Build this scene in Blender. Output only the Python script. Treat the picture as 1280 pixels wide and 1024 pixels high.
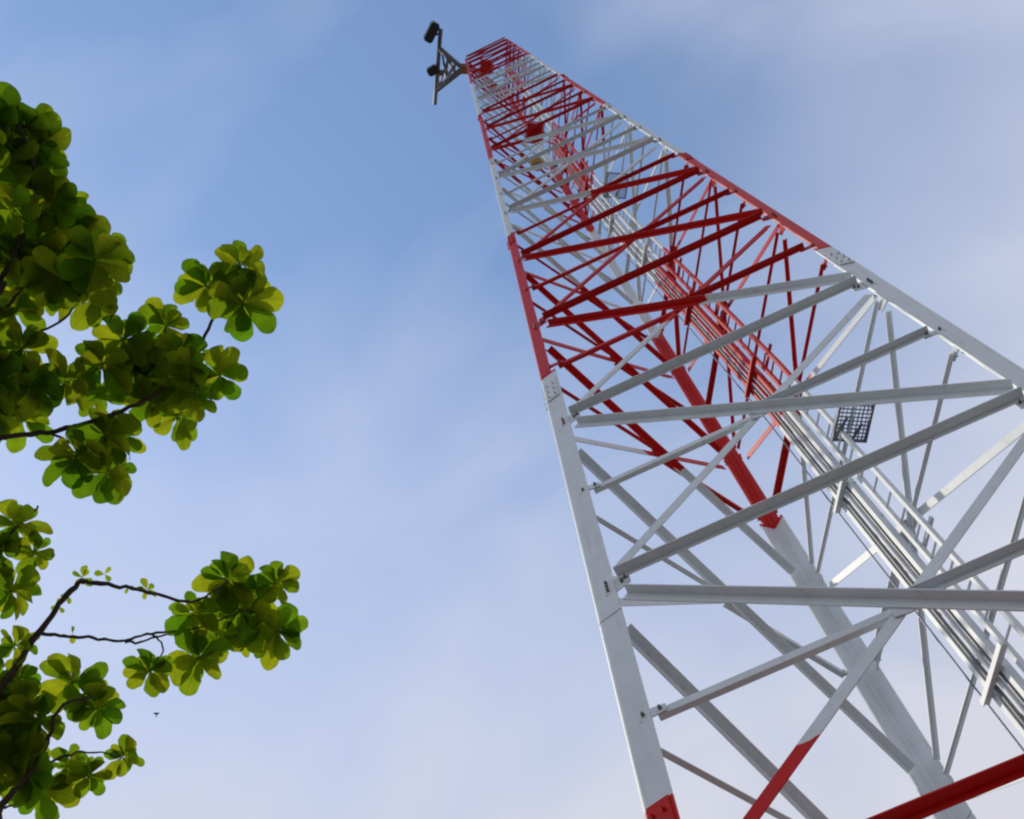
import bpy, bmesh, math, random
from mathutils import Vector, Matrix

random.seed(7)
for o in list(bpy.data.objects):
    bpy.data.objects.remove(o)
C = bpy.context.scene.collection
SC = bpy.context.scene
R = math.radians

# ------------------------------------------------------------------ frame of the place
S = 6.9                 # metres per unit of u (depth below the point where the legs would meet)
UG = 11.2277            # u at the ground
RHO = 0.0275898         # taper: circumradius = RHO*u
def zu(u): return (UG - u) * S

# ------------------------------------------------------------------ camera
CAM = Vector((-0.9538, -5.1799, UG * S - 75.9712))
RIGHT = Vector((0.90529, 0.41523, -0.08965)).normalized()
DOWN = Vector((-0.41614, 0.82447, -0.38351)).normalized()
FWD = Vector((-0.08534, 0.38450, 0.91917)).normalized()
FPX = 1444.6
cd = bpy.data.cameras.new('camera')
cam = bpy.data.objects.new('camera', cd)
C.objects.link(cam)
m = Matrix.Identity(4)
for i in range(3):
    m[i][0] = RIGHT[i]; m[i][1] = -DOWN[i]; m[i][2] = -FWD[i]; m[i][3] = CAM[i]
cam.matrix_world = m
cd.sensor_width = 36
cd.lens = FPX / 1280 * 36
cd.clip_end = 20000
cd.clip_start = 0.05
SC.camera = cam
def ray(px, py):
    return (FWD + RIGHT * ((px - 640) / FPX) + DOWN * ((py - 512) / FPX)).normalized()
def at(px, py, d):
    return CAM + ray(px, py) * d

# ------------------------------------------------------------------ sky, sun, exposure
SUN_AZ, SUN_EL = 163.0, 47.0     # azimuth counter-clockwise from +X
w = bpy.data.worlds.new('World')
SC.world = w
w.use_nodes = True
nt = w.node_tree
N = nt.nodes
for n in list(N): N.remove(n)
def nd(tree, kind, **kw):
    n = tree.nodes.new(kind)
    for k, v in kw.items(): setattr(n, k, v)
    return n
sky = nd(nt, 'ShaderNodeTexSky', sky_type='NISHITA', sun_disc=False)
sky.sun_elevation = R(SUN_EL)
sky.sun_rotation = R(90 - SUN_AZ)
sky.air_density = 1.0; sky.dust_density = 0.1; sky.ozone_density = .8
tc = nd(nt, 'ShaderNodeTexCoord')
# thin high cloud: streaked noise on the direction, thicker towards the horizon
mp = nd(nt, 'ShaderNodeMapping'); mp.inputs['Rotation'].default_value = (0.2, 0.1, R(25)); mp.inputs['Scale'].default_value = (1.5, 2.6, 1.6)
n1 = nd(nt, 'ShaderNodeTexNoise'); n1.inputs['Scale'].default_value = 1.6; n1.inputs['Detail'].default_value = 8; n1.inputs['Roughness'].default_value = .5; n1.inputs['Distortion'].default_value = .5
n2 = nd(nt, 'ShaderNodeTexNoise'); n2.inputs['Scale'].default_value = 2.6; n2.inputs['Detail'].default_value = 3
sx = nd(nt, 'ShaderNodeSeparateXYZ')
mr = nd(nt, 'ShaderNodeMapRange', clamp=True)      # cloud cover by elevation
mr.inputs['From Min'].default_value = .99; mr.inputs['From Max'].default_value = .68
mr.inputs['To Min'].default_value = .0; mr.inputs['To Max'].default_value = .95
mc = nd(nt, 'ShaderNodeMapRange', clamp=True)
mc.inputs['From Min'].default_value = .40; mc.inputs['From Max'].default_value = .72
mc.inputs['To Min'].default_value = -.06; mc.inputs['To Max'].default_value = .30
md = nd(nt, 'ShaderNodeMapRange', clamp=True)
md.inputs['From Min'].default_value = .35; md.inputs['From Max'].default_value = .7
md.inputs['To Min'].default_value = -.1; md.inputs['To Max'].default_value = .16
ad = nd(nt, 'ShaderNodeMath', operation='ADD'); ad2 = nd(nt, 'ShaderNodeMath', operation='ADD', use_clamp=True)
mx = nd(nt, 'ShaderNodeMix', data_type='RGBA')
cw = nd(nt, 'ShaderNodeMix', data_type='RGBA'); cw.inputs[6].default_value = (3.22, 3.24, 3.62, 1); cw.inputs[7].default_value = (3.22, 3.44, 4.15, 1)   # low haze is a little warmer than high cloud
ch = nd(nt, 'ShaderNodeMapRange', clamp=True); ch.inputs['From Min'].default_value = .66; ch.inputs['From Max'].default_value = .9
bg = nd(nt, 'ShaderNodeBackground'); bg.inputs['Strength'].default_value = .15
out = nd(nt, 'ShaderNodeOutputWorld')
L = nt.links.new
L(tc.outputs['Generated'], sx.inputs[0]); L(tc.outputs['Generated'], mp.inputs['Vector'])
L(mp.outputs[0], n1.inputs['Vector']); L(tc.outputs['Generated'], n2.inputs['Vector'])
L(sx.outputs['Z'], mr.inputs['Value']); L(n1.outputs['Fac'], mc.inputs['Value']); L(n2.outputs['Fac'], md.inputs['Value'])
L(mr.outputs[0], ad.inputs[0]); L(mc.outputs[0], ad.inputs[1]); L(ad.outputs[0], ad2.inputs[0]); L(md.outputs[0], ad2.inputs[1])
xr = nd(nt, 'ShaderNodeMapRange', clamp=True)      # a thicker bank of cloud on the tower's far right side
xr.inputs['From Min'].default_value = .08; xr.inputs['From Max'].default_value = .40
xr.inputs['To Min'].default_value = 0; xr.inputs['To Max'].default_value = .30
L(sx.outputs['X'], xr.inputs['Value']); L(sx.outputs['Z'], ch.inputs['Value']); L(ch.outputs[0], cw.inputs[0]); L(cw.outputs[2], mx.inputs[7])
ad3 = nd(nt, 'ShaderNodeMath', operation='ADD', use_clamp=True)
L(ad2.outputs[0], ad3.inputs[0]); L(xr.outputs[0], ad3.inputs[1])
L(ad3.outputs[0], mx.inputs[0]); L(sky.outputs[0], mx.inputs[6])
L(mx.outputs[2], bg.inputs['Color']); L(bg.outputs[0], out.inputs['Surface'])

sl = bpy.data.lights.new('sun', 'SUN'); sl.energy = 2.0; sl.angle = R(3); sl.color = (1, .91, .76)
so = bpy.data.objects.new('sun', sl); C.objects.link(so)
SUND = Vector((math.cos(R(SUN_AZ)) * math.cos(R(SUN_EL)), math.sin(R(SUN_AZ)) * math.cos(R(SUN_EL)), math.sin(R(SUN_EL))))
so.rotation_euler = SUND.to_track_quat('Z', 'Y').to_euler()
so.location = SUND * 60
SC.view_settings.view_transform = 'Standard'
SC.view_settings.look = 'None'
SC.view_settings.exposure = 0.48
SC.view_settings.gamma = 1.0
SC.cycles.pixel_filter_type = 'BLACKMAN_HARRIS'
SC.cycles.filter_width = 2.2

# ------------------------------------------------------------------ materials
def mat(name):
    m = bpy.data.materials.new(name); m.use_nodes = True
    t = m.node_tree; b = t.nodes['Principled BSDF']
    return m, t, b
BAND_U = [5.0, 6.0, 6.891, 7.758, 8.632, 9.475, 10.352]       # paint changes, red first below the top
WHITE = (.67, .73, .77, 1); RED = (.54, .008, .006, 1)
def paint(name, rough=.5, dirt=.35):
    m, t, b = mat(name)
    tcn = nd(t, 'ShaderNodeTexCoord'); sp = nd(t, 'ShaderNodeSeparateXYZ')
    t.links.new(tcn.outputs['Object'], sp.inputs[0])
    jn = nd(t, 'ShaderNodeTexNoise'); jn.inputs['Scale'].default_value = 9; jn.inputs['Detail'].default_value = 4
    t.links.new(tcn.outputs['Object'], jn.inputs['Vector'])
    jz = nd(t, 'ShaderNodeMath', operation='MULTIPLY_ADD'); jz.inputs[1].default_value = .05
    t.links.new(jn.outputs['Fac'], jz.inputs[0]); t.links.new(sp.outputs['Z'], jz.inputs[2])
    last = None
    for u in BAND_U[1:]:
        g = nd(t, 'ShaderNodeMath', operation='GREATER_THAN'); g.inputs[1].default_value = zu(u)
        t.links.new(jz.outputs[0], g.inputs[0])
        if last is None: last = g
        else:
            a = nd(t, 'ShaderNodeMath', operation='ADD')
            t.links.new(last.outputs[0], a.inputs[0]); t.links.new(g.outputs[0], a.inputs[1]); last = a
    # seven bands: the lowest (0 crossed) is red, then white, red, ...
    mod = nd(t, 'ShaderNodeMath', operation='MODULO'); mod.inputs[1].default_value = 2
    t.links.new(last.outputs[0], mod.inputs[0])
    n = nd(t, 'ShaderNodeTexNoise'); n.inputs['Scale'].default_value = 5; n.inputs['Detail'].default_value = 6; n.inputs['Roughness'].default_value = .65
    t.links.new(tcn.outputs['Object'], n.inputs['Vector'])
    rr = nd(t, 'ShaderNodeMapRange', clamp=True); rr.inputs['From Min'].default_value = .42; rr.inputs['From Max'].default_value = .75; rr.inputs['To Min'].default_value = 0; rr.inputs['To Max'].default_value = dirt
    t.links.new(n.outputs['Fac'], rr.inputs['Value'])
    mw = nd(t, 'ShaderNodeMix', data_type='RGBA'); mw.inputs[6].default_value = WHITE; mw.inputs[7].default_value = (.50, .50, .48, 1)
    mred = nd(t, 'ShaderNodeMix', data_type='RGBA'); mred.inputs[6].default_value = RED; mred.inputs[7].default_value = (.46, .03, .022, 1)
    t.links.new(rr.outputs[0], mw.inputs[0]); t.links.new(rr.outputs[0], mred.inputs[0])
    sm = nd(t, 'ShaderNodeMapping'); sm.inputs['Scale'].default_value = (22, 22, 1.6)
    t.links.new(tcn.outputs['Object'], sm.inputs['Vector'])
    sn = nd(t, 'ShaderNodeTexNoise'); sn.inputs['Scale'].default_value = 1; sn.inputs['Detail'].default_value = 5; sn.inputs['Roughness'].default_value = .6
    t.links.new(sm.outputs[0], sn.inputs['Vector'])
    sr = nd(t, 'ShaderNodeMapRange', clamp=True); sr.inputs['From Min'].default_value = .58; sr.inputs['From Max'].default_value = .8; sr.inputs['To Min'].default_value = 0; sr.inputs['To Max'].default_value = .6
    t.links.new(sn.outputs['Fac'], sr.inputs['Value'])
    mw2 = nd(t, 'ShaderNodeMix', data_type='RGBA'); mw2.inputs[7].default_value = (.40, .34, .28, 1)
    t.links.new(sr.outputs[0], mw2.inputs[0]); t.links.new(mw.outputs[2], mw2.inputs[6]); mw = mw2
    fx = nd(t, 'ShaderNodeMix', data_type='RGBA')
    t.links.new(mod.outputs[0], fx.inputs[0]); t.links.new(mred.outputs[2], fx.inputs[6]); t.links.new(mw.outputs[2], fx.inputs[7])
    t.links.new(fx.outputs[2], b.inputs['Base Color'])
    b.inputs['Roughness'].default_value = rough; b.inputs['Specular IOR Level'].default_value = .22
    n3 = nd(t, 'ShaderNodeTexNoise'); n3.inputs['Scale'].default_value = 40; n3.inputs['Detail'].default_value = 3
    t.links.new(tcn.outputs['Object'], n3.inputs['Vector'])
    bp = nd(t, 'ShaderNodeBump'); bp.inputs['Strength'].default_value = .12; bp.inputs['Distance'].default_value = .004
    t.links.new(n3.outputs['Fac'], bp.inputs['Height']); t.links.new(bp.outputs[0], b.inputs['Normal'])
    return m
M_PAINT = paint('red and white tower paint')
def plain(name, col, rough=.5, metal=0.0, var=.25, scale=8):
    m, t, b = mat(name)
    tcn = nd(t, 'ShaderNodeTexCoord'); n = nd(t, 'ShaderNodeTexNoise'); n.inputs['Scale'].default_value = scale; n.inputs['Detail'].default_value = 5
    t.links.new(tcn.outputs['Object'], n.inputs['Vector'])
    x = nd(t, 'ShaderNodeMix', data_type='RGBA'); x.inputs[6].default_value = (*[c * (1 - var) for c in col], 1); x.inputs[7].default_value = (*[min(1, c * (1 + var)) for c in col], 1)
    t.links.new(n.outputs['Fac'], x.inputs[0]); t.links.new(x.outputs[2], b.inputs['Base Color'])
    b.inputs['Roughness'].default_value = rough; b.inputs['Metallic'].default_value = metal
    return m
M_GALV = plain('galvanised steel', (.17, .19, .23), .6, .3)
M_BOLT = plain('weathered bolts', (.16, .15, .145), .6, .3)
M_MESH = plain('blue grey grating', (.30, .33, .43), .6, .1)
M_DARK = plain('dark plastic', (.02, .024, .03), .5)
M_CABLE = plain('grey cable jacket', (.14, .14, .145), .5)
M_WIRE = plain('steel wire', (.13, .15, .2), .45, .5)
M_AMBER = plain('amber lamp glass', (.55, .27, .02), .2)
M_BRASS = plain('ochre clamp', (.30, .22, .08), .5)
M_BARK = plain('bark', (.060, .042, .032), .9, 0, .5, 30)
M_CONC = plain('concrete', (.22, .215, .20), .9)
M_GRASS = plain('grass and gravel', (.088, .088, .084), .95, 0, .5, 1.5)
M_BIRD = plain('dark feathers', (.05, .05, .06), .8)

def leaf_mat(name, base, trans):
    m = bpy.data.materials.new(name); m.use_nodes = True
    t = m.node_tree
    for n in list(t.nodes): t.nodes.remove(n)
    geo = nd(t, 'ShaderNodeNewGeometry'); uv = nd(t, 'ShaderNodeTexCoord'); sp = nd(t, 'ShaderNodeSeparateXYZ')
    t.links.new(uv.outputs['UV'], sp.inputs[0])
    # midrib and side veins from the leaf's own UVs
    a = nd(t, 'ShaderNodeMath', operation='SUBTRACT'); a.inputs[1].default_value = .5
    ab = nd(t, 'ShaderNodeMath', operation='ABSOLUTE')
    t.links.new(sp.outputs['X'], a.inputs[0]); t.links.new(a.outputs[0], ab.inputs[0])
    rib = nd(t, 'ShaderNodeMapRange', clamp=True); rib.inputs['From Min'].default_value = .0; rib.inputs['From Max'].default_value = .05; rib.inputs['To Min'].default_value = 1; rib.inputs['To Max'].default_value = 0
    t.links.new(ab.outputs[0], rib.inputs['Value'])
    v1 = nd(t, 'ShaderNodeMath', operation='MULTIPLY_ADD'); v1.inputs[1].default_value = -.9
    t.links.new(ab.outputs[0], v1.inputs[0]); t.links.new(sp.outputs['Y'], v1.inputs[2])
    v2 = nd(t, 'ShaderNodeMath', operation='MULTIPLY'); v2.inputs[1].default_value = 48; t.links.new(v1.outputs[0], v2.inputs[0])
    v3 = nd(t, 'ShaderNodeMath', operation='SINE'); t.links.new(v2.outputs[0], v3.inputs[0])
    v4 = nd(t, 'ShaderNodeMapRange', clamp=True); v4.inputs['From Min'].default_value = .75; v4.inputs['From Max'].default_value = 1; v4.inputs['To Min'].default_value = 0; v4.inputs['To Max'].default_value = .45
    t.links.new(v3.outputs[0], v4.inputs['Value'])
    vm = nd(t, 'ShaderNodeMath', operation='MAXIMUM'); t.links.new(rib.outputs[0], vm.inputs[0]); t.links.new(v4.outputs[0], vm.inputs[1])
    rnd = nd(t, 'ShaderNodeMapRange'); rnd.inputs['To Min'].default_value = 0; rnd.inputs['To Max'].default_value = 1
    t.links.new(geo.outputs['Random Per Island'], rnd.inputs['Value'])
    nz = nd(t, 'ShaderNodeTexNoise'); nz.inputs['Scale'].default_value = 14; nz.inputs['Detail'].default_value = 4
    t.links.new(uv.outputs['Object'], nz.inputs['Vector'])
    def shade(c0, c1, vein):
        x = nd(t, 'ShaderNodeMix', data_type='RGBA'); x.inputs[6].default_value = (*c0, 1); x.inputs[7].default_value = (*c1, 1)
        t.links.new(rnd.outputs[0], x.inputs[0])
        y = nd(t, 'ShaderNodeMix', data_type='RGBA', blend_type='MULTIPLY'); y.inputs[0].default_value = .55
        cr = nd(t, 'ShaderNodeMapRange'); cr.inputs['From Min'].default_value = .3; cr.inputs['From Max'].default_value = .7; cr.inputs['To Min'].default_value = .6; cr.inputs['To Max'].default_value = 1.25
        t.links.new(nz.outputs['Fac'], cr.inputs['Value']); t.links.new(x.outputs[2], y.inputs[6]); t.links.new(cr.outputs[0], y.inputs[7])
        z = nd(t, 'ShaderNodeMix', data_type='RGBA'); z.inputs[7].default_value = (*vein, 1)
        f = nd(t, 'ShaderNodeMath', operation='MULTIPLY'); f.inputs[1].default_value = .5
        t.links.new(vm.outputs[0], f.inputs[0]); t.links.new(f.outputs[0], z.inputs[0]); t.links.new(y.outputs[2], z.inputs[6])
        return z
    d = nd(t, 'ShaderNodeBsdfDiffuse'); tr = nd(t, 'ShaderNodeBsdfTranslucent'); gl = nd(t, 'ShaderNodeBsdfGlossy'); gl.inputs['Roughness'].default_value = .45
    t.links.new(shade(base[0], base[1], base[2]).outputs[2], d.inputs['Color'])
    t.links.new(shade(trans[0], trans[1], trans[2]).outputs[2], tr.inputs['Color'])
    mxs = nd(t, 'ShaderNodeMixShader'); mxs.inputs[0].default_value = .6
    t.links.new(d.outputs[0], mxs.inputs[1]); t.links.new(tr.outputs[0], mxs.inputs[2])
    m2 = nd(t, 'ShaderNodeMixShader'); m2.inputs[0].default_value = 0.0
    t.links.new(mxs.outputs[0], m2.inputs[1]); t.links.new(gl.outputs[0], m2.inputs[2])
    o = nd(t, 'ShaderNodeOutputMaterial'); t.links.new(m2.outputs[0], o.inputs['Surface'])
    return m
M_LEAF = leaf_mat('broad green leaf', ((.040, .105, .008), (.085, .125, .010), (.11, .14, .015)), ((.11, .28, .006), (.42, .46, .011), (.14, .18, .012)))

# ------------------------------------------------------------------ helpers
def link(name, bm, material, parent=None, smooth=False):
    me = bpy.data.meshes.new(name)
    bmesh.ops.recalc_face_normals(bm, faces=bm.faces[:])
    if smooth:
        for f in bm.faces: f.smooth = True
    bm.to_mesh(me); bm.free()
    for m_ in (material if isinstance(material, (list, tuple)) else [material]): me.materials.append(m_)
    o = bpy.data.objects.new(name, me); C.objects.link(o)
    if parent: o.parent = parent
    return o
def tag(o, label=None, cat=None, group=None, kind=None):
    if label: o['label'] = label
    if cat: o['category'] = cat
    if group: o['group'] = group
    if kind: o['kind'] = kind
    return o
def thing(name, label, cat, loc=(0, 0, 0), group=None):
    o = bpy.data.objects.new(name, None); C.objects.link(o); o.location = loc
    o.empty_display_size = .3
    return tag(o, label, cat, group)
def loft(bm, rings, cap=True, mi=0):
    vs = [[bm.verts.new(p) for p in r] for r in rings]
    n = len(vs[0])
    for a, b in zip(vs, vs[1:]):
        for i in range(n):
            bm.faces.new((a[i], a[(i + 1) % n], b[(i + 1) % n], b[i])).material_index = mi
    if cap:
        bm.faces.new(vs[0][::-1]).material_index = mi; bm.faces.new(vs[-1]).material_index = mi
def frame(d):
    d = d.normalized()
    a = Vector((0, 0, 1)) if abs(d.z) < .9 else Vector((1, 0, 0))
    x = d.cross(a).normalized(); return x, d.cross(x).normalized(), d
def tube(bm, pts, rad, seg=8, cap=True):
    rings = []
    for i, p in enumerate(pts):
        d = (pts[min(i + 1, len(pts) - 1)] - pts[max(i - 1, 0)])
        x, y, _ = frame(d)
        r = rad[i] if isinstance(rad, (list, tuple)) else rad
        rings.append([p + x * (r * math.cos(k * 2 * math.pi / seg)) + y * (r * math.sin(k * 2 * math.pi / seg)) for k in range(seg)])
    loft(bm, rings, cap)
def boxo(bm, c, ax, ay, az, hx, hy, hz):
    """box at c with unit axes and half sizes, edges slightly broken"""
    vs = []
    for z in (-1, 1):
        for x, y in ((-1, -1), (1, -1), (1, 1), (-1, 1)):
            vs.append(bm.verts.new(c + ax * (x * hx) + ay * (y * hy) + az * (z * hz)))
    for f in ((0, 1, 2, 3), (4, 5, 6, 7), (0, 1, 5, 4), (1, 2, 6, 5), (2, 3, 7, 6), (3, 0, 4, 7)):
        bm.faces.new([vs[i] for i in f])
def bolt(bm, p, n, r=.013, h=.016, seg=6):
    x, y, d = frame(n)
    r0 = [p + x * (r * math.cos(k * 2 * math.pi / seg)) + y * (r * math.sin(k * 2 * math.pi / seg)) for k in range(seg)]
    loft(bm, [r0, [q + d * h for q in r0]], True, 1)
    r1 = [p + d * h + (q - p) * .5 for q in r0]
    loft(bm, [r1, [q + d * .012 for q in r1]], True, 1)

# ------------------------------------------------------------------ ground
bm = bmesh.new()
vs = [bm.verts.new(p) for p in ((-3000, -3000, -.004), (3000, -3000, -.004), (3000, 3000, -.004), (-3000, 3000, -.004))]
bm.faces.new(vs)
tag(link('ground', bm, M_GRASS), kind='structure')
bm = bmesh.new()
boxo(bm, Vector((0, 0, .03)), Vector((1, 0, 0)), Vector((0, 1, 0)), Vector((0, 0, 1)), 3.2, 3.2, .03)
tag(link('pavement', bm, M_CONC), kind='structure')

# ------------------------------------------------------------------ the tower
TH = [R(210), R(330), R(90)]          # three legs: two face the camera, one stands behind
def V(i, u): return Vector((RHO * u * S * math.cos(TH[i]), RHO * u * S * math.sin(TH[i]), zu(u)))
def wleg(u): return .19 if u > 9.47 else .138 if u > 8.63 else .12 if u > 7.0 else .10
tower = thing('lattice_tower', 'tall three legged steel lattice tower painted in red and white bands', 'tower')

def leg_section(i, u, w, t=.016, rb=.035):
    """outline of a bent angle with a rounded corner, in plan at leg i"""
    c = V(i, u); a0 = TH[i] + math.pi
    d1 = Vector((math.cos(a0 - R(44)), math.sin(a0 - R(44)), 0)); d2 = Vector((math.cos(a0 + R(44)), math.sin(a0 + R(44)), 0))
    r = Vector((math.cos(TH[i]), math.sin(TH[i]), 0))
    pts = [c + d1 * w]
    cc = c - r * (rb * 1.41)
    for k in range(6):
        tt = k / 5
        q = c + (d1 * rb) * (1 - tt) ** 2 + (d2 * rb) * tt ** 2     # quadratic bend through the corner
        pts.append(q)
    pts.append(c + d2 * w)
    n1 = (-r + d2 * 0).normalized()
    i1 = Vector((-d1.y, d1.x, 0)); i1 = i1 if i1.dot(d2) > 0 else -i1
    i2 = Vector((-d2.y, d2.x, 0)); i2 = i2 if i2.dot(d1) > 0 else -i2
    pts.append(c + d2 * w + i2 * t)
    pts.append(c + (d1 + d2) * (rb * .35) + (i1 + i2) * (t * .75) + d2 * (rb * .45))
    pts.append(c + (d1 + d2) * (rb * .35) + (i1 + i2) * (t * .75) + d1 * (rb * .45))
    pts.append(c + d1 * w + i1 * t)
    return pts
TOP = 4.98
SECT = [TOP, 7.0, 8.63, 9.47, 10.107, UG - .012]
for i in range(3):
    bm = bmesh.new()
    for a, b in zip(SECT, SECT[1:]):
        wd = wleg((a + b) / 2)
        a2 = a + (.0012 if a != TOP else 0); b2 = b - .0012
        loft(bm, [leg_section(i, a2, wd), leg_section(i, b2, wd)])
    leg = link('leg', bm, M_PAINT, tower)
    bm = bmesh.new()
    p = V(i, UG); boxo(bm, Vector((p.x * .96, p.y * .96, .16)), Vector((1, 0, 0)), Vector((0, 1, 0)), Vector((0, 0, 1)), .42, .42, .11)
    link('footing', bm, M_CONC, tower)

pool = {}           # part name -> list of (u, bmesh)
def add(name, u, bm): pool.setdefault(name, []).append((u, bm))

def member(p, q, n, w1, w2, t, edge, outw, n0):
    """angle bar: one flange in the face plane, the other standing on its upper (edge=1) or lower edge"""
    d = (q - p).normalized(); s = n.cross(d).normalized()
    if s.z < 0: s = -s
    e, o = edge, outw
    sec = [(-e * w1 / 2, 0), (e * w1 / 2, 0), (e * w1 / 2, o * w2), (e * (w1 / 2 - t), o * w2), (e * (w1 / 2 - t), o * t), (-e * w1 / 2, o * t)]
    bm = bmesh.new()
    loft(bm, [[x + s * a + n * (n0 + b) for a, b in sec] for x in (p, q)])
    return bm

FACES = [(0, 1), (0, 2), (1, 2)]     # left-right, left-back, right-back
def fnormal(a, b):
    k = 3 - a - b
    return Vector((-math.cos(TH[k]), -math.sin(TH[k]), 0))
def face_n(a, b, u):
    """outward unit normal of the leaning face"""
    e = (V(b, u) - V(a, u)).normalized(); up = ((V(a, u - .3) + V(b, u - .3)) - (V(a, u) + V(b, u))).normalized()
    n = e.cross(up).normalized(); f = fnormal(a, b)
    return n if n.dot(f) > 0 else -n
LEV = [10.87, 10.466, 10.062, 9.655, 9.257, 8.852, 8.45, 8.05, 7.65, 7.27, 6.92, 6.58, 6.27, 5.99, 5.73, 5.50, 5.30, 5.13, TOP + .01]
def clip(p, q, a, b): 
    d = (q - p).normalized(); return p + d * a, q - d * b
NB = .012
for k in range(len(LEV) - 1):
    u1, u0 = LEV[k], LEV[k + 1]          # lower, upper
    sc = (.56 + .44 * min(1, max(0, (u1 - 6.2) / 4.0))) * .82
    w = .092 * sc; t = .009
    for (a, b) in FACES:
        n = face_n(a, b, u1)
        off = .022 if (a, b) == (0, 1) else .015
        e = (V(b, u1) - V(a, u1)).normalized()
        A0, A1, B0, B1 = V(a, u0), V(a, u1), V(b, u0), V(b, u1)
        wa = wleg(u1)
        wd0 = (B0 - A0).length; wd1 = (B1 - A1).length
        f = wd0 / (wd0 + wd1)
        X = A0.lerp(B1, f); ux = u0 + (u1 - u0) * f
        cut = (wa + .04) 
        def seg(P, Q):
            c0 = cut / abs((Q - P).normalized().dot(e)); return clip(P, Q, c0, c0)
        lr = (a, b) == (0, 1); rb = (a, b) == (1, 2)
        # diagonal from upper a to lower b : outside the plates ; from upper b to lower a : inside
        p, q = seg(A0, B1)
        add('diagonal_brace', u1, member(p, q, n, w if not rb else w * (.6 if u1 > 9 else .85), w if not rb else w * (.5 if u1 > 9 else .85), t, 1, 1 if lr else -1, off + NB if lr else off - .003))
        p, q = seg(B0, A1)
        if rb:  # broad flange turned to the inside of the tower
            add('diagonal_brace', u1, member(p, q, n, w * 1.0, w * .6, t, 1, 1, off + NB + .002))
        else:
            add('diagonal_brace', u1, member(p, q, n, w, w * .7, t, 1, -1 if lr else 1, off - .003 if lr else off + NB + .002))
        # mid struts: leg to crossing, leg to crossing
        f2 = (ux - u0) / (u1 - u0)
        MA, MB = A0.lerp(A1, f2), B0.lerp(B1, f2)
        wm = .068 * sc
        g = .10 * sc
        p, q = clip(MA, X, wa + .03, g)
        add('mid_strut', u1, member(p, q, n, wm, wm * .75, t * .8, -1, -1, off - .006))
        p, q = clip(X, MB, g * .6, wa + .03)
        add('mid_strut', u1, member(p, q, n, wm * (.9 if lr else 1), wm * (1.15 if not rb else 1.3), t * .8, 1, 1 if not rb else -1, off + NB + .004))
        # strut along the top of the panel on the two faces that have one
        if not (a, b) == (0, 2):
            up = Vector((0, 0, 1))
            p, q = clip(A0 + up * .05 * sc, B0 + up * .05 * sc, wa + (.03 if u0 > 5.5 else .0), wa + (.03 if u0 > 5.5 else -.03))
            add('horizontal_strut', u0, member(p, q, n, (.05 if lr else .045) * sc, (.10 if lr else .035) * sc, t, 1, 1 if lr else -1, off + NB + .008 if lr else off - .009))
        # plate at the crossing
        if u1 > 6.5:
            bm = bmesh.new()
            dd1 = (B1 - A0).normalized(); dd2 = (A1 - B0).normalized(); r_ = .13 * sc
            ring = [X + dd1 * r_ , X + (dd1 + dd2) * r_ * .62, X + dd2 * r_, X + (dd2 - dd1) * r_ * .55, X - dd1 * r_ * .9, X - (dd1 + dd2) * r_ * .5, X - dd2 * r_ * .9, X + (dd1 - dd2) * r_ * .55]
            loft(bm, [[x + n * (off + .001) for x in ring], [x + n * (off + .0105) for x in ring]])
            add('centre_plate', u1, bm)
        # plates at the legs, with bolts
        for (P, s_, i_) in ((A1, 1, a), (B1, -1, b)):
            ee = e * s_; al = (V(i_, u0) - V(i_, u1)).normalized()
            wl = wleg(u1)
            bm = bmesh.new()
            h = .115 * sc * (.6 if i_ == 2 else 1); gx = .13 * sc * (.35 if i_ == 2 else 1)
            ring = [P + ee * (wl * .55) - al * h * .9, P + ee * (wl * .9) - al * h * 1.0, P + ee * (wl + gx) - al * h * .35, P + ee * (wl + gx) + al * h * .55, P + ee * (wl * .95) + al * h * 1.1, P + ee * (wl * .55) + al * h * .9]
            loft(bm, [[x + n * (off + .002) for x in ring], [x + n * (off + .0115) for x in ring]])
            if u1 > 7.9:
                for (x_, y_) in (((.68, -.5), (.68, .5), (.68, 0), (1.25, -.1), (1.4, .25)) if i_ != 2 else ((.68, -.5), (.68, .5), (.9, 0))):
                    bolt(bm, P + ee * (wl * x_) + al * (h * y_) + n * (off + .0115), n, .012)
            add('gusset_plate', u1, bm)
        # small plate for the mid strut
        if u1 > 7.2:
            for (P, s_, uu) in ((MA, 1, ux), (MB, -1, ux)):
                ee = e * s_; wl = wleg(u1); al = (A0 - A1).normalized()
                bm = bmesh.new(); h = .05 * sc
                ring = [P + ee * wl * .6 - al * h, P + ee * (wl + .09) - al * h * .7, P + ee * (wl + .09) + al * h * .7, P + ee * wl * .6 + al * h]
                loft(bm, [[x + n * (off + .003) for x in ring], [x + n * (off + .0125) for x in ring]])
                bolt(bm, P + ee * (wl * .75) + n * (off + .0125), n, .012); bolt(bm, P + ee * (wl + .055) + n * (off + .0125), n, .012)
                add('strut_plate', u1, bm)
for name, lst in pool.items():
    lst.sort(key=lambda x: abs(x[0] - 9.9))
    rest = bmesh.new(); n_rest = 0
    for j, (u, b) in enumerate(lst):
        if j < 98: link(name, b, [M_PAINT, M_BOLT] if 'plate' in name else M_PAINT, tower)
        else:
            me = bpy.data.meshes.new('tmp'); bmesh.ops.recalc_face_normals(b, faces=b.faces[:]); b.to_mesh(me); b.free(); rest.from_mesh(me); bpy.data.meshes.remove(me); n_rest += 1
    if n_rest: tag(link(name, rest, [M_PAINT, M_BOLT], tower), kind='stuff')
    else: rest.free()

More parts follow.
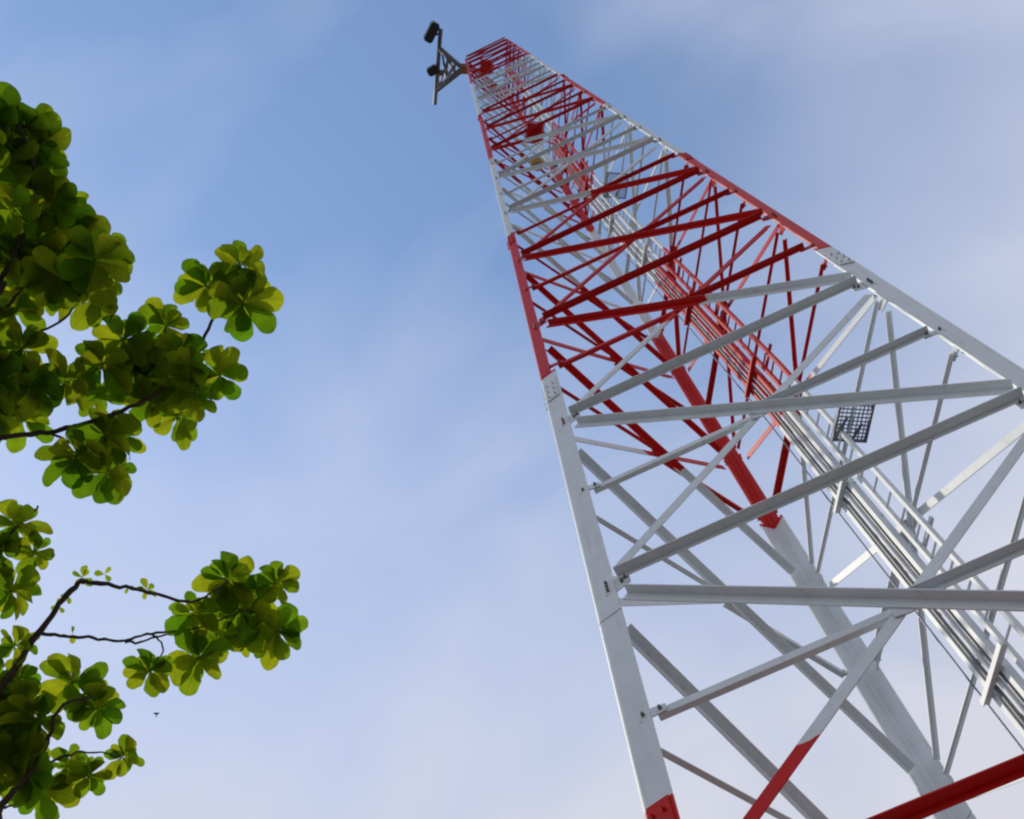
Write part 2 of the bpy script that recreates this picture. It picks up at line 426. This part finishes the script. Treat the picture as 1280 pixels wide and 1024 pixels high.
# bolted splice plates on the legs, just below the paint changes and at the section joints
for i in range(3):
    for u, hl in ((10.385, .2), (9.535, .22), (8.68, .2), (7.80, .2), (6.94, .18)):
        a0 = TH[i] + math.pi; wd = wleg(u + .05)
        bm = bmesh.new()
        for sg in (-1, 1):
            dv = Vector((math.cos(a0 + sg * R(44)), math.sin(a0 + sg * R(44)), 0))
            nn = Vector((-dv.y, dv.x, 0)); nn = nn if nn.dot(Vector((math.cos(TH[i]), math.sin(TH[i]), 0))) > 0 else -nn
            al = (V(i, u - .3) - V(i, u)).normalized()
            c0 = V(i, u) + dv * (wd * .54) + nn * .007
            boxo(bm, c0, dv, nn, al, wd * .36, .0062, hl)
            for k in range(int(hl * 2 / .13)):
                for x_ in (-.2, .16):
                    bolt(bm, c0 + dv * (wd * x_) + al * (-hl + .06 + k * .13) + nn * .0062, nn, .012)
        link('splice_plate', bm, [M_PAINT, M_PAINT], tower)

# ------------------------------------------------------------------ ladder, cable tray, cables along the right-back face
NRB = fnormal(1, 2); E = Vector((math.cos(R(-60)), math.sin(R(-60)), 0))      # along the face, from the back leg to the right leg
def latc(u):
    pts = [(5, -.12), (7.0, -.26), (7.8, -.36), (8.4, -.30), (8.9, -.17), (9.35, -.08), (11.3, -.08)]
    for (a, x), (b, y) in zip(pts, pts[1:]):
        if u <= b: return x + (y - x) * max(0, (u - a) / (b - a))
    return pts[-1][1]
def rbp(u, lat, inn):
    lat *= .86
    return NRB * (.5 * RHO * u * S - inn) + E * (latc(u) + lat) + Vector((0, 0, zu(u)))
US = [UG - .02, 10.9, 10.6, 10.3, 10.0, 9.7, 9.4, 9.15, 8.9, 8.65, 8.4, 8.1, 7.8, 7.4, 7.0, 6.5, 6.0, 5.5, 5.15]
def rail(bm, lat, inn, wx, wy, u_list=US):
    sec = [(-wx / 2, 0), (wx / 2, 0), (wx / 2, wy), (-wx / 2, wy)]
    loft(bm, [[rbp(u, lat, inn) + E * a - NRB * b for a, b in sec] for u in u_list])
UT = [u for u in US if u >= 7.0]
def channel(bm, lat, inn, wx, wy, t=.006, flip=1):
    f = flip
    sec = [(0, 0), (f * wx, 0), (f * wx, t), (f * t, t), (f * t, wy - t), (f * wx, wy - t), (f * wx, wy), (0, wy)]
    loft(bm, [[rbp(u, lat, inn) + E * a - NRB * b for a, b in sec] for u in UT])
lad = thing('climbing_ladder', 'narrow painted climbing ladder with close rungs running up inside the lattice tower', 'ladder', (0, 0, 0))
for lat in (.06, .28):
    bm = bmesh.new(); rail(bm, lat, .10, .034, .045); link('rail', bm, M_PAINT, lad)
bm = bmesh.new(); u = UG - .06; k = 0
while u > 5.2:
    b1 = bmesh.new() if k < 98 else bm
    tube(b1, [rbp(u, .08, .125), rbp(u, .26, .125)], .011, 6); u -= .28 / S; k += 1
    if k <= 98: link('rung', b1, M_PAINT, lad)
tag(link('rungs', bm, M_PAINT, lad), kind='stuff')
u = UG - .15
while u > 5.2:
    bm = bmesh.new()
    boxo(bm, rbp(u, .17, .08), E, NRB, Vector((0, 0, 1)), .155, .012, .02)
    u -= 2.0 / S
    link('stand_off_bracket', bm, M_PAINT, lad)

tray = thing('cable_tray', 'painted ladder type cable tray of two channels beside the climbing ladder', 'cable tray')
bm = bmesh.new(); channel(bm, -.33, .12, .04, .07, flip=1); link('side_channel', bm, M_PAINT, tray)
bm = bmesh.new(); channel(bm, -.03, .12, .04, .07, flip=-1); link('side_channel', bm, M_PAINT, tray)
u = UG - .1
while u > 7.0:
    bm = bmesh.new(); boxo(bm, rbp(u, -.18, .135), E, NRB, Vector((0, 0, 1)), .14, .008, .014); u -= .6 / S
    link('cross_bar', bm, M_PAINT, tray)
k = 0; u = UG - .3
while u > 7.0:
    bm = bmesh.new(); boxo(bm, rbp(u, -.12, .245), E, NRB, Vector((0, 0, 1)), .24, .004, .025); 
    boxo(bm, rbp(u, -.12, .215), E, NRB, Vector((0, 0, 1)), .24, .025, .004)
    link('support_arm', bm, M_PAINT, tray); u -= 2.75 / S
for lat, rr, mm, lb in ((-.235, .017, M_CABLE, 'grey feeder cable nearest the back leg in the cable tray'), (-.165, .021, M_PAINT, 'thick painted feeder cable along the middle of the cable tray'), (-.105, .015, M_CABLE, 'dull grey unpainted cable on the tray side next to the ladder')):
    bm = bmesh.new(); tube(bm, [rbp(u, lat, .18) for u in UT], rr, 8)
    tag(link('feeder_cable', bm, mm, None, True), lb, 'cable', 'feeder cables in the tray')
bm = bmesh.new(); tube(bm, [rbp(u, -.45, .16) for u in UT], .008, 6)
tag(link('earth_wire', bm, M_WIRE, None, True), 'thin dark wire running up alone beside the cable tray', 'wire')

# rest platforms
def grating(name, c, ax, ay, hx, hy, label, material, group, cell=.036):
    up = Vector((0, 0, 1)); t = thing(name, label, 'platform', c, group)
    bm = bmesh.new()
    for s_ in (-1, 1):
        boxo(bm, ax * (s_ * hx), ax, ay, up, .01, hy + .01, .02)
        boxo(bm, ay * (s_ * hy), ax, ay, up, hx - .011, .01, .0185)
    link('frame', bm, M_GALV if material is M_MESH else material, t)
    bm = bmesh.new(); n_ = int(hx * 2 / cell)
    for k in range(1, n_): boxo(bm, ax * (-hx + k * 2 * hx / n_), ax, ay, up, .0035, hy - .014, .011)
    n_ = int(hy * 2 / cell)
    for k in range(1, n_): boxo(bm, ay * (-hy + k * 2 * hy / n_) , ax, ay, up, hx - .014, .0035, .009)
    if material is M_PAINT:
        boxo(bm, Vector((0, 0, -.018)), ax, ay, up, hx - .02, hy - .02, .003)
        for k in (-.5, 0, .5): boxo(bm, ay * (k * hy) - up * .05, ax, ay, up, hx - .015, .006, .028)
    link('mesh' if material is M_MESH else 'plate', bm, material, t)
    uu = UG - c.z / S
    q = rbp(uu, .17, .10) - c
    bm = bmesh.new(); dq = q.normalized(); side = dq.cross(up).normalized()
    for s_ in (-.08, .08): tube(bm, [side * s_ - up * .03, q + side * s_ - up * .03], .016, 6)
    link('support_arms', bm, M_GALV if material is M_MESH else material, t)
    return t
up = Vector((0, 0, 1))
def plane_at(px, py, u):
    d = ray(px, py); return CAM + d * ((zu(u) - CAM.z) / d.z)
grating('rest_platform', plane_at(1067, 524, 9.66), E, NRB, .21, .155, 'blue grey mesh rest platform by the ladder in the big white band, largest of all', M_MESH, 'rest platforms beside the ladder')
grating('rest_platform', plane_at(770, 232, 8.0), E, NRB, .22, .2, 'small blue grey mesh rest platform higher up, in the second white band from the top', M_MESH, 'rest platforms beside the ladder')
grating('rest_platform', plane_at(668, 166, 7.25), E, NRB, .23, .2, 'red painted rest platform inside the second red band of the tower', M_PAINT, 'rest platforms beside the ladder', .04)
for o in bpy.data.objects: pass
grating('rest_platform', plane_at(608, 84, 5.55), E, NRB, .22, .2, 'red painted rest platform inside the topmost red band of the tower', M_PAINT, 'rest platforms beside the ladder', .04)

# amber obstruction lamp
lp = plane_at(671, 205, 8.0)
lamp = thing('obstruction_light', 'small amber warning lamp inside the white band below the second red band', 'lamp', lp)
bm = bmesh.new(); tube(bm, [Vector((0, 0, z)) for z in (-.06, -.05, .02, .10, .15, .17)], [.10, .125, .125, .11, .07, .01], 12); link('globe', bm, M_AMBER, lamp, True)
bm = bmesh.new(); tube(bm, [Vector((0, 0, -.14)), Vector((0, 0, -.06))], [.05, .06], 10); boxo(bm, Vector((.15, .08, -.12)), Vector((.88, .47, 0)), Vector((-.47, .88, 0)), up, .2, .02, .012); link('base', bm, M_GALV, lamp)

# ------------------------------------------------------------------ antenna bracket at the top
UB = 5.22
def top(px, py, u=UB): return plane_at(px, py, u)
org = top(579, 86)
br = thing('antenna_bracket', 'grey triangular steel antenna bracket standing off the top of the tower', 'bracket', org)
P0, PT, PB = org, top(549, 60), top(546, 112)
pipe0, pipe1 = top(551, 36), top(543.5, 131)
def loc(p): return p - org
bm = bmesh.new(); tube(bm, [loc(pipe0), loc(pipe1)], .07, 8); link('face_pipe', bm, M_GALV, br, True)
for q in (PT, PB):
    bm = bmesh.new(); tube(bm, [loc(P0 + up * .35), loc(q + up * .35)], .06, 8); link('arm', bm, M_GALV, br, True)
    bm = bmesh.new(); tube(bm, [loc(P0 - up * .35), loc(q - up * .35)], .06, 8); link('arm', bm, M_GALV, br, True)
    bm = bmesh.new(); tube(bm, [loc(q - up * .45), loc(q + up * .5)], .04, 8); link('upright', bm, M_GALV, br, True)
for f_, g_ in ((.32, .32), (.62, .62), (.32, .8), (.8, .32), (.62, .32), (.32, .62), (.9, .62), (.62, .9), (.95, .95)):
    bm = bmesh.new(); tube(bm, [loc(P0.lerp(PT, f_) + up * (.35 if f_ == g_ else -.35)), loc(P0.lerp(PB, g_) + up * .35)], .036, 6); link('lacing', bm, M_GALV, br, True)
bm = bmesh.new()
for s_ in (-.35, .35): boxo(bm, loc(P0 + up * s_), RIGHT, Vector((0, 0, 1)).cross(RIGHT).normalized(), up, .13, .13, .06)
link('leg_clamp', bm, M_BRASS, br)
def antenna(px, py, p_end, dirx, hw, hd, hh, label, u=UB):
    c = top(px, py, u)
    t = thing('panel_antenna', label, 'antenna', c, 'antennas on the bracket')
    ax = dirx.normalized(); ay = up.cross(ax).normalized()
    bm = bmesh.new()
    boxo(bm, Vector((0, 0, 0)), ax, ay, up, hw, hd, hh)
    bmesh.ops.bevel(bm, geom=bm.edges[:] , offset=.045, segments=2, affect='EDGES')
    link('housing', bm, M_DARK, t)
    bm = bmesh.new()
    a = p_end - c
    for z in (-hh * .6, hh * .6): tube(bm, [Vector((0, 0, z)), Vector((a.x, a.y, z))], .03, 6)
    tube(bm, [Vector((a.x, a.y, -hh * .8)), Vector((a.x, a.y, hh * .8))], .04, 8)
    link('mount', bm, M_GALV, t)
    return t
dx = (top(545, 29) - top(534, 51))
antenna(539.5, 40, top(549.5, 44), dx, .33, .15, .45, 'dark oblong antenna at the upper end of the bracket pipe')
antenna(541, 88, top(547, 87), top(548, 84) - top(535, 92), .19, .14, .25, 'small dark antenna box halfway along the bracket pipe')
c = top(549, 91); 
t = thing('junction_box', 'tiny ochre box fixed where the small antenna meets the bracket', 'box', c)
bm = bmesh.new(); boxo(bm, Vector((0, 0, 0)), RIGHT, Vector((0, 0, 1)).cross(RIGHT).normalized(), up, .12, .09, .13); link('case', bm, M_BRASS, t)
bm = bmesh.new(); boxo(bm, Vector((0, 0, -.145)), RIGHT, Vector((0, 0, 1)).cross(RIGHT).normalized(), up, .1, .07, .012); link('lid', bm, M_GALV, t)

# ------------------------------------------------------------------ the broadleaf tree on the left
trunk_xy = Vector((CAM.x - 5.6, CAM.y + 1.7, 0))
tree = thing('broadleaf_tree', 'broadleaf tree with rosettes of rounded backlit leaves reaching in from the left', 'tree', trunk_xy)
def tl(p): return p - trunk_xy
trunk_pts = [Vector((0, 0, -.1)), Vector((.04, .02, 1.5)), Vector((-.03, .08, 3.2)), Vector((.1, .05, 5.0)), Vector((.22, -.05, 6.6)), Vector((.5, -.15, 8.0))]
bm = bmesh.new(); tube(bm, trunk_pts, [.24, .2, .175, .14, .10, .06], 14); link('trunk', bm, M_BARK, tree, True)

def smooth(pts, n=6):
    out = []
    P = [pts[0]] + pts + [pts[-1]]
    for i in range(1, len(P) - 2):
        for k in range(n):
            t = k / n
            a, b, c_, d = P[i - 1], P[i], P[i + 1], P[i + 2]
            out.append(.5 * ((2 * b) + (c_ - a) * t + (2 * a - 5 * b + 4 * c_ - d) * t * t + (3 * b - a - 3 * c_ + d) * t ** 3))
    out.append(P[-2]); return out
def branch(px, d0, d1, r0, r1, root=None, rroot=None, name='branch'):
    pts = [at(x, y, d0 + (d1 - d0) * i / max(1, len(px) - 1)) - trunk_xy for i, (x, y) in enumerate(px)]
    if root is not None: pts = [root] + pts
    pp = smooth(pts, 6)
    rnd = random.Random(int(px[0][0] * 7 + px[0][1]))
    pp = [p + Vector((rnd.uniform(-1, 1), rnd.uniform(-1, 1), rnd.uniform(-1, 1))) * .006 for p in pp]
    n_ = len(pp); rr0 = rroot if rroot else r0
    rad = []
    for i in range(n_):
        t = i / (n_ - 1)
        rad.append((rr0 * (1 - t) + r1 * t) if root is None else (rr0 + (r0 - rr0) * min(1, t * (len(pts) - 1)) if t * (len(pts) - 1) < 1 else r0 + (r1 - r0) * ((t * (len(pts) - 1) - 1) / max(1, len(pts) - 2))))
    rad = [r * rnd.uniform(.88, 1.15) for r in rad]
    bm = bmesh.new(); tube(bm, pp, rad, 8); return link(name, bm, M_BARK, tree, True)
DU, DM, DL = 6.3, 6.2, 6.7
branch([(-60, 556), (0, 547), (60, 540), (130, 522), (190, 495), (235, 455), (265, 402), (290, 350)], DM, DM, .016, .007, trunk_pts[4], .05)
branch([(60, 540), (95, 557), (120, 575)], DM, DM, .007, .004)
branch([(190, 495), (212, 480), (245, 478)], DM, DM - .05, .007, .004)
branch([(-60, 930), (0, 862), (38, 805), (75, 755), (98, 730), (108, 728), (150, 733), (195, 742), (240, 752), (285, 728)], DL, DL - .1, .021, .006, trunk_pts[3], .06)
branch([(46, 793), (75, 794), (110, 797), (150, 801), (190, 792), (235, 788), (300, 765)], DL, DL, .010, .005)
branch([(150, 800), (170, 803), (200, 795), (235, 788)], DL + .05, DL, .007, .005)
branch([(190, 792), (205, 812), (190, 838)], DL, DL, .006, .003)
branch([(235, 788), (250, 810), (246, 828)], DL, DL, .005, .003)
branch([(300, 765), (325, 765), (345, 788)], DL, DL, .005, .003)
branch([(-70, 1090), (0, 1008), (32, 973), (58, 930), (75, 885), (112, 872)], DL, DL - .2, .020, .006, trunk_pts[3], .07)
branch([(0, 1010), (24, 1005), (45, 1000)], DL, DL, .007, .003)
branch([(40, 962), (70, 950), (102, 940), (150, 945)], DL, DL - .1, .008, .004)
branch([(-50, 420), (0, 350), (20, 312), (38, 272), (42, 200), (20, 150)], DU, DU, .018, .006, trunk_pts[4], .05)
branch([(-40, 415), (0, 392), (30, 360), (60, 330)], DU + .1, DU, .011, .004, trunk_pts[5], .03)
branch([(-40, 450), (0, 432), (36, 420), (80, 400), (105, 362)], DU + .2, DU - .1, .012, .004, trunk_pts[4], .03)
branch([(-50, 720), (0, 678), (26, 654), (48, 633)], DL, DL, .011, .005, trunk_pts[4], .03)

leaf_layer_cache = []
def leaf(bm, uvl, base, d, n, length, width, droop, cup, curl):
    """one obovate leaf from base along d, upper face n"""
    d = d.normalized(); s = d.cross(n).normalized(); n = s.cross(d).normalized()
    TS = (0, .1, .24, .4, .56, .70, .81, .89, .945, .98, .997)
    NL, NW = len(TS) - 1, 6
    grid = []
    for t in TS:
        prof = (.05 + .95 * math.sin(math.pi / 2 * min(1, t / .64)) ** 1.7) if t < .64 else math.sqrt(max(0, 1 - ((t - .64) / .36) ** 2.3))
        hw = width * prof * (1 + .07 * math.sin(t * 17 + curl * 20))
        ang = droop * t * t
        p = base + d * (length * (math.sin(ang) / ang if ang > 1e-3 else 1) * t) - n * (length * t * ang * .5)
        row = []
        for j in range(NW + 1):
            x = (j / NW) * 2 - 1
            row.append((bm.verts.new(p + s * (hw * x) + n * (cup * hw * abs(x) + curl * hw * x * .4 * math.sin(t * 5 + curl * 9))), j / NW, t))
        grid.append(row)
    for i in range(NL):
        for j in range(NW):
            q = [grid[i][j], grid[i][j + 1], grid[i + 1][j + 1], grid[i + 1][j]]
            f = bm.faces.new([v[0] for v in q]); f.smooth = True
            for lp_, v in zip(f.loops, q): lp_[uvl].uv = (v[1], v[2])
def rosette(px, py, rad, d, n=9, seed=0, parent=tree, ax=None, spread=(28, 108)):
    rnd = random.Random(seed * 131 + int(px) * 17 + int(py))
    c_ = at(px, py, d) - trunk_xy
    view = (c_ + trunk_xy - CAM).normalized()
    out_ = Vector((c_.x, c_.y, 0)).normalized()
    a = (ax or (view * .6 + up * .55 + out_ * .2)) + Vector((rnd.uniform(-.4, .4), rnd.uniform(-.4, .4), rnd.uniform(-.15, .25)))
    a.normalize(); x, y, _ = frame(a)
    if py > 600: rad *= .95
    Lm = rad * d / FPX * 1.06
    bm = bmesh.new(); uvl = bm.loops.layers.uv.new('UVMap')
    ph = rnd.uniform(0, 6.28)
    # whorls from the outside in: (leaves, tilt from the axis, length, place on the stem)
    if n > 6: whorls = ((n - 2, 92, 1.0, -.12), (6, 74, .8, .06), (4, 46, .55, .2))
    else: whorls = ((n, 70, .9, 0),)
    for wi, (nn_, tl_, lf, st) in enumerate(whorls):
        for k in range(nn_):
            az = ph + wi * .5 + (k + rnd.uniform(-.28, .28)) * 2 * math.pi / nn_
            tilt = R(tl_ + rnd.uniform(-17, 17))
            dirv = (x * math.cos(az) + y * math.sin(az)) * math.sin(tilt) + a * math.cos(tilt)
            ln = Lm * lf * rnd.uniform(.70, 1.12)
            roll = rnd.uniform(-.45, .45)
            nv = (a - dirv * a.dot(dirv)).normalized()
            nv = nv * math.cos(roll) + dirv.cross(nv) * math.sin(roll)
            leaf(bm, uvl, c_ + a * (Lm * (st + rnd.uniform(-.06, .06))), dirv, nv, ln, ln * rnd.uniform(.235, .32), R(rnd.uniform(5, 55)), rnd.uniform(.05, .28), rnd.uniform(-.7, .7))
    me = bpy.data.meshes.new('leaf_rosette'); bm.to_mesh(me); bm.free(); me.materials.append(M_LEAF)
    o = bpy.data.objects.new('leaf_rosette', me); C.objects.link(o); o.parent = parent
ROS = [ (20, 806, 34, DL, 7), (85, 955, 34, DL + .1, 8), (15, 262, 46, DU - .1, 8), # px, py, radius px, distance, leaves
 (8, 165, 62, DU, 11), (48, 178, 44, DU + .1, 9), (52, 235, 56, DU, 11), (78, 268, 44, DU + .15, 9), (105, 292, 40, DU + .2, 9),
 (30, 318, 58, DU + .1, 10), (108, 348, 66, DU - .15, 11), (62, 330, 52, DU, 9), (18, 385, 44, DU + .2, 8), (132, 318, 40, DU + .25, 9), (-20, 200, 60, DU, 9), (-22, 320, 60, DU, 9), (-25, 400, 50, DU, 9),
 (88, 355, 50, DU + .3, 9),
 (22, 462, 60, DM, 11), (-25, 480, 60, DM, 9), (84, 476, 48, DM - .1, 9), (150, 448, 56, DM + .1, 10), (206, 428, 50, DM, 10), (120, 495, 40, DM + .2, 8), (185, 470, 44, DM + .15, 9), (252, 472, 52, DM - .1, 10),
 (288, 356, 66, DM, 11), (122, 568, 62, DM, 11), (150, 545, 42, DM + .15, 8), (212, 500, 54, DM + .05, 9), (12, 510, 50, DM + .2, 9),
 (22, 655, 42, DL, 9), (44, 690, 36, DL, 8), (16, 738, 44, DL, 9), (-20, 690, 45, DL, 8),
 (284, 722, 46, DL, 11), (345, 728, 36, DL - .1, 10), (300, 762, 48, DL + .1, 11), (242, 766, 40, DL, 9), (348, 790, 46, DL, 10), (318, 795, 36, DL + .2, 9), (188, 838, 36, DL - .1, 10), (248, 822, 44, DL, 10), (275, 800, 36, DL + .2, 9),
 (92, 852, 46, DL, 10), (48, 900, 44, DL - .1, 9), (122, 884, 44, DL, 10), (16, 868, 50, DL, 9), (16, 950, 60, DL, 11), (155, 945, 30, DL, 8), (112, 968, 30, DL, 8), (50, 985, 46, DL + .1, 9), (-20, 940, 60, DL, 9), (-20, 860, 50, DL, 8), 
]
sr = random.Random(5)
for j, (x_, y_, r_, d_, n_) in enumerate(ROS):
    if r_ < 50 and x_ > 0: rosette(x_, y_, r_ * .92, d_, n_, j); continue
    # a large shoot forks into three smaller rosettes
    ph = sr.uniform(0, 6.28)
    for q in range(3):
        rx = x_ + r_ * .43 * math.cos(ph + q * 2.094); ry = y_ + r_ * .43 * math.sin(ph + q * 2.094); dq = d_ + sr.uniform(-.12, .12)
        rosette(rx, ry, r_ * sr.uniform(.60, .74), dq, n_ - 1, j + 600 * (q + 1))
        bm = bmesh.new(); p0 = at(x_, y_, d_) - trunk_xy; p1 = at(rx, ry, dq) - trunk_xy
        tube(bm, [p0, (p0 + p1) * .5 + Vector((0, 0, -.008)), p1], [.006, .005, .004], 6); link('twig', bm, M_BARK, tree, True)
# sparse young leaves along the bare twig
for j, (x_, y_, r_, n_) in enumerate(((103, 722, 17, 5), (131, 718, 14, 3), (184, 738, 16, 5), (180, 742, 14, 2), (90, 793, 15, 2), (86, 745, 13, 3), (160, 735, 10, 2), (74, 758, 13, 3))):
    rosette(x_, y_, r_, DL, n_, 300 + j)
# the part of the crown beyond the frame, nearer the trunk
rr = random.Random(11)
for j in range(26):
    p = trunk_pts[5] + Vector((rr.uniform(-2.0, 1.2), rr.uniform(-2.2, 2.0), rr.uniform(-2.6, .9)))
    wp = p + trunk_xy
    q = wp - CAM; dz = q.dot(FWD)
    if dz > .2 and 640 + FPX * q.dot(RIGHT) / dz > -110: continue
    bm = bmesh.new(); tube(bm, smooth([trunk_pts[4].lerp(trunk_pts[5], rr.random()), (trunk_pts[5] + p) * .5 + Vector((0, 0, -.2)), p], 5), .012, 6); link('twig', bm, M_BARK, tree, True)
    d_ = q.length
    a_ = up * .9 + Vector((rr.uniform(-.4, .4), rr.uniform(-.4, .4), 0))
    # same rosette builder, placed by its direction from the camera
    rosette(640 + FPX * q.dot(RIGHT) / dz, 512 + FPX * q.dot(DOWN) / dz, 280 / (d_ / dz * dz) * 1.0 if dz > .2 else 40, d_, 10, 400 + j) if dz > .2 else None

# ------------------------------------------------------------------ a distant bird
bc = at(195.5, 892.5, 70)
bird = thing('bird', 'tiny dark bird gliding far off under the leafy branches', 'bird', bc)
bm = bmesh.new()
f_ = DOWN.copy(); s_ = RIGHT.copy(); u_ = -FWD
tube(bm, [f_ * (-.10), f_ * (-.06), f_ * 0.0, f_ * .1, f_ * .2], [.01, .035, .045, .03, .012], 8)
link('body', bm, M_BIRD, bird, True)
for sg in (-1, 1):
    bm = bmesh.new()
    ring = [s_ * (sg * .02) - f_ * .05, s_ * (sg * .11) - f_ * .08, s_ * (sg * .19) - f_ * .04, s_ * (sg * .10) + f_ * .01, s_ * (sg * .02) + f_ * .05]
    loft(bm, [[p + u_ * .006 for p in ring], [p - u_ * .006 for p in ring]])
    link('wing', bm, M_BIRD, bird)
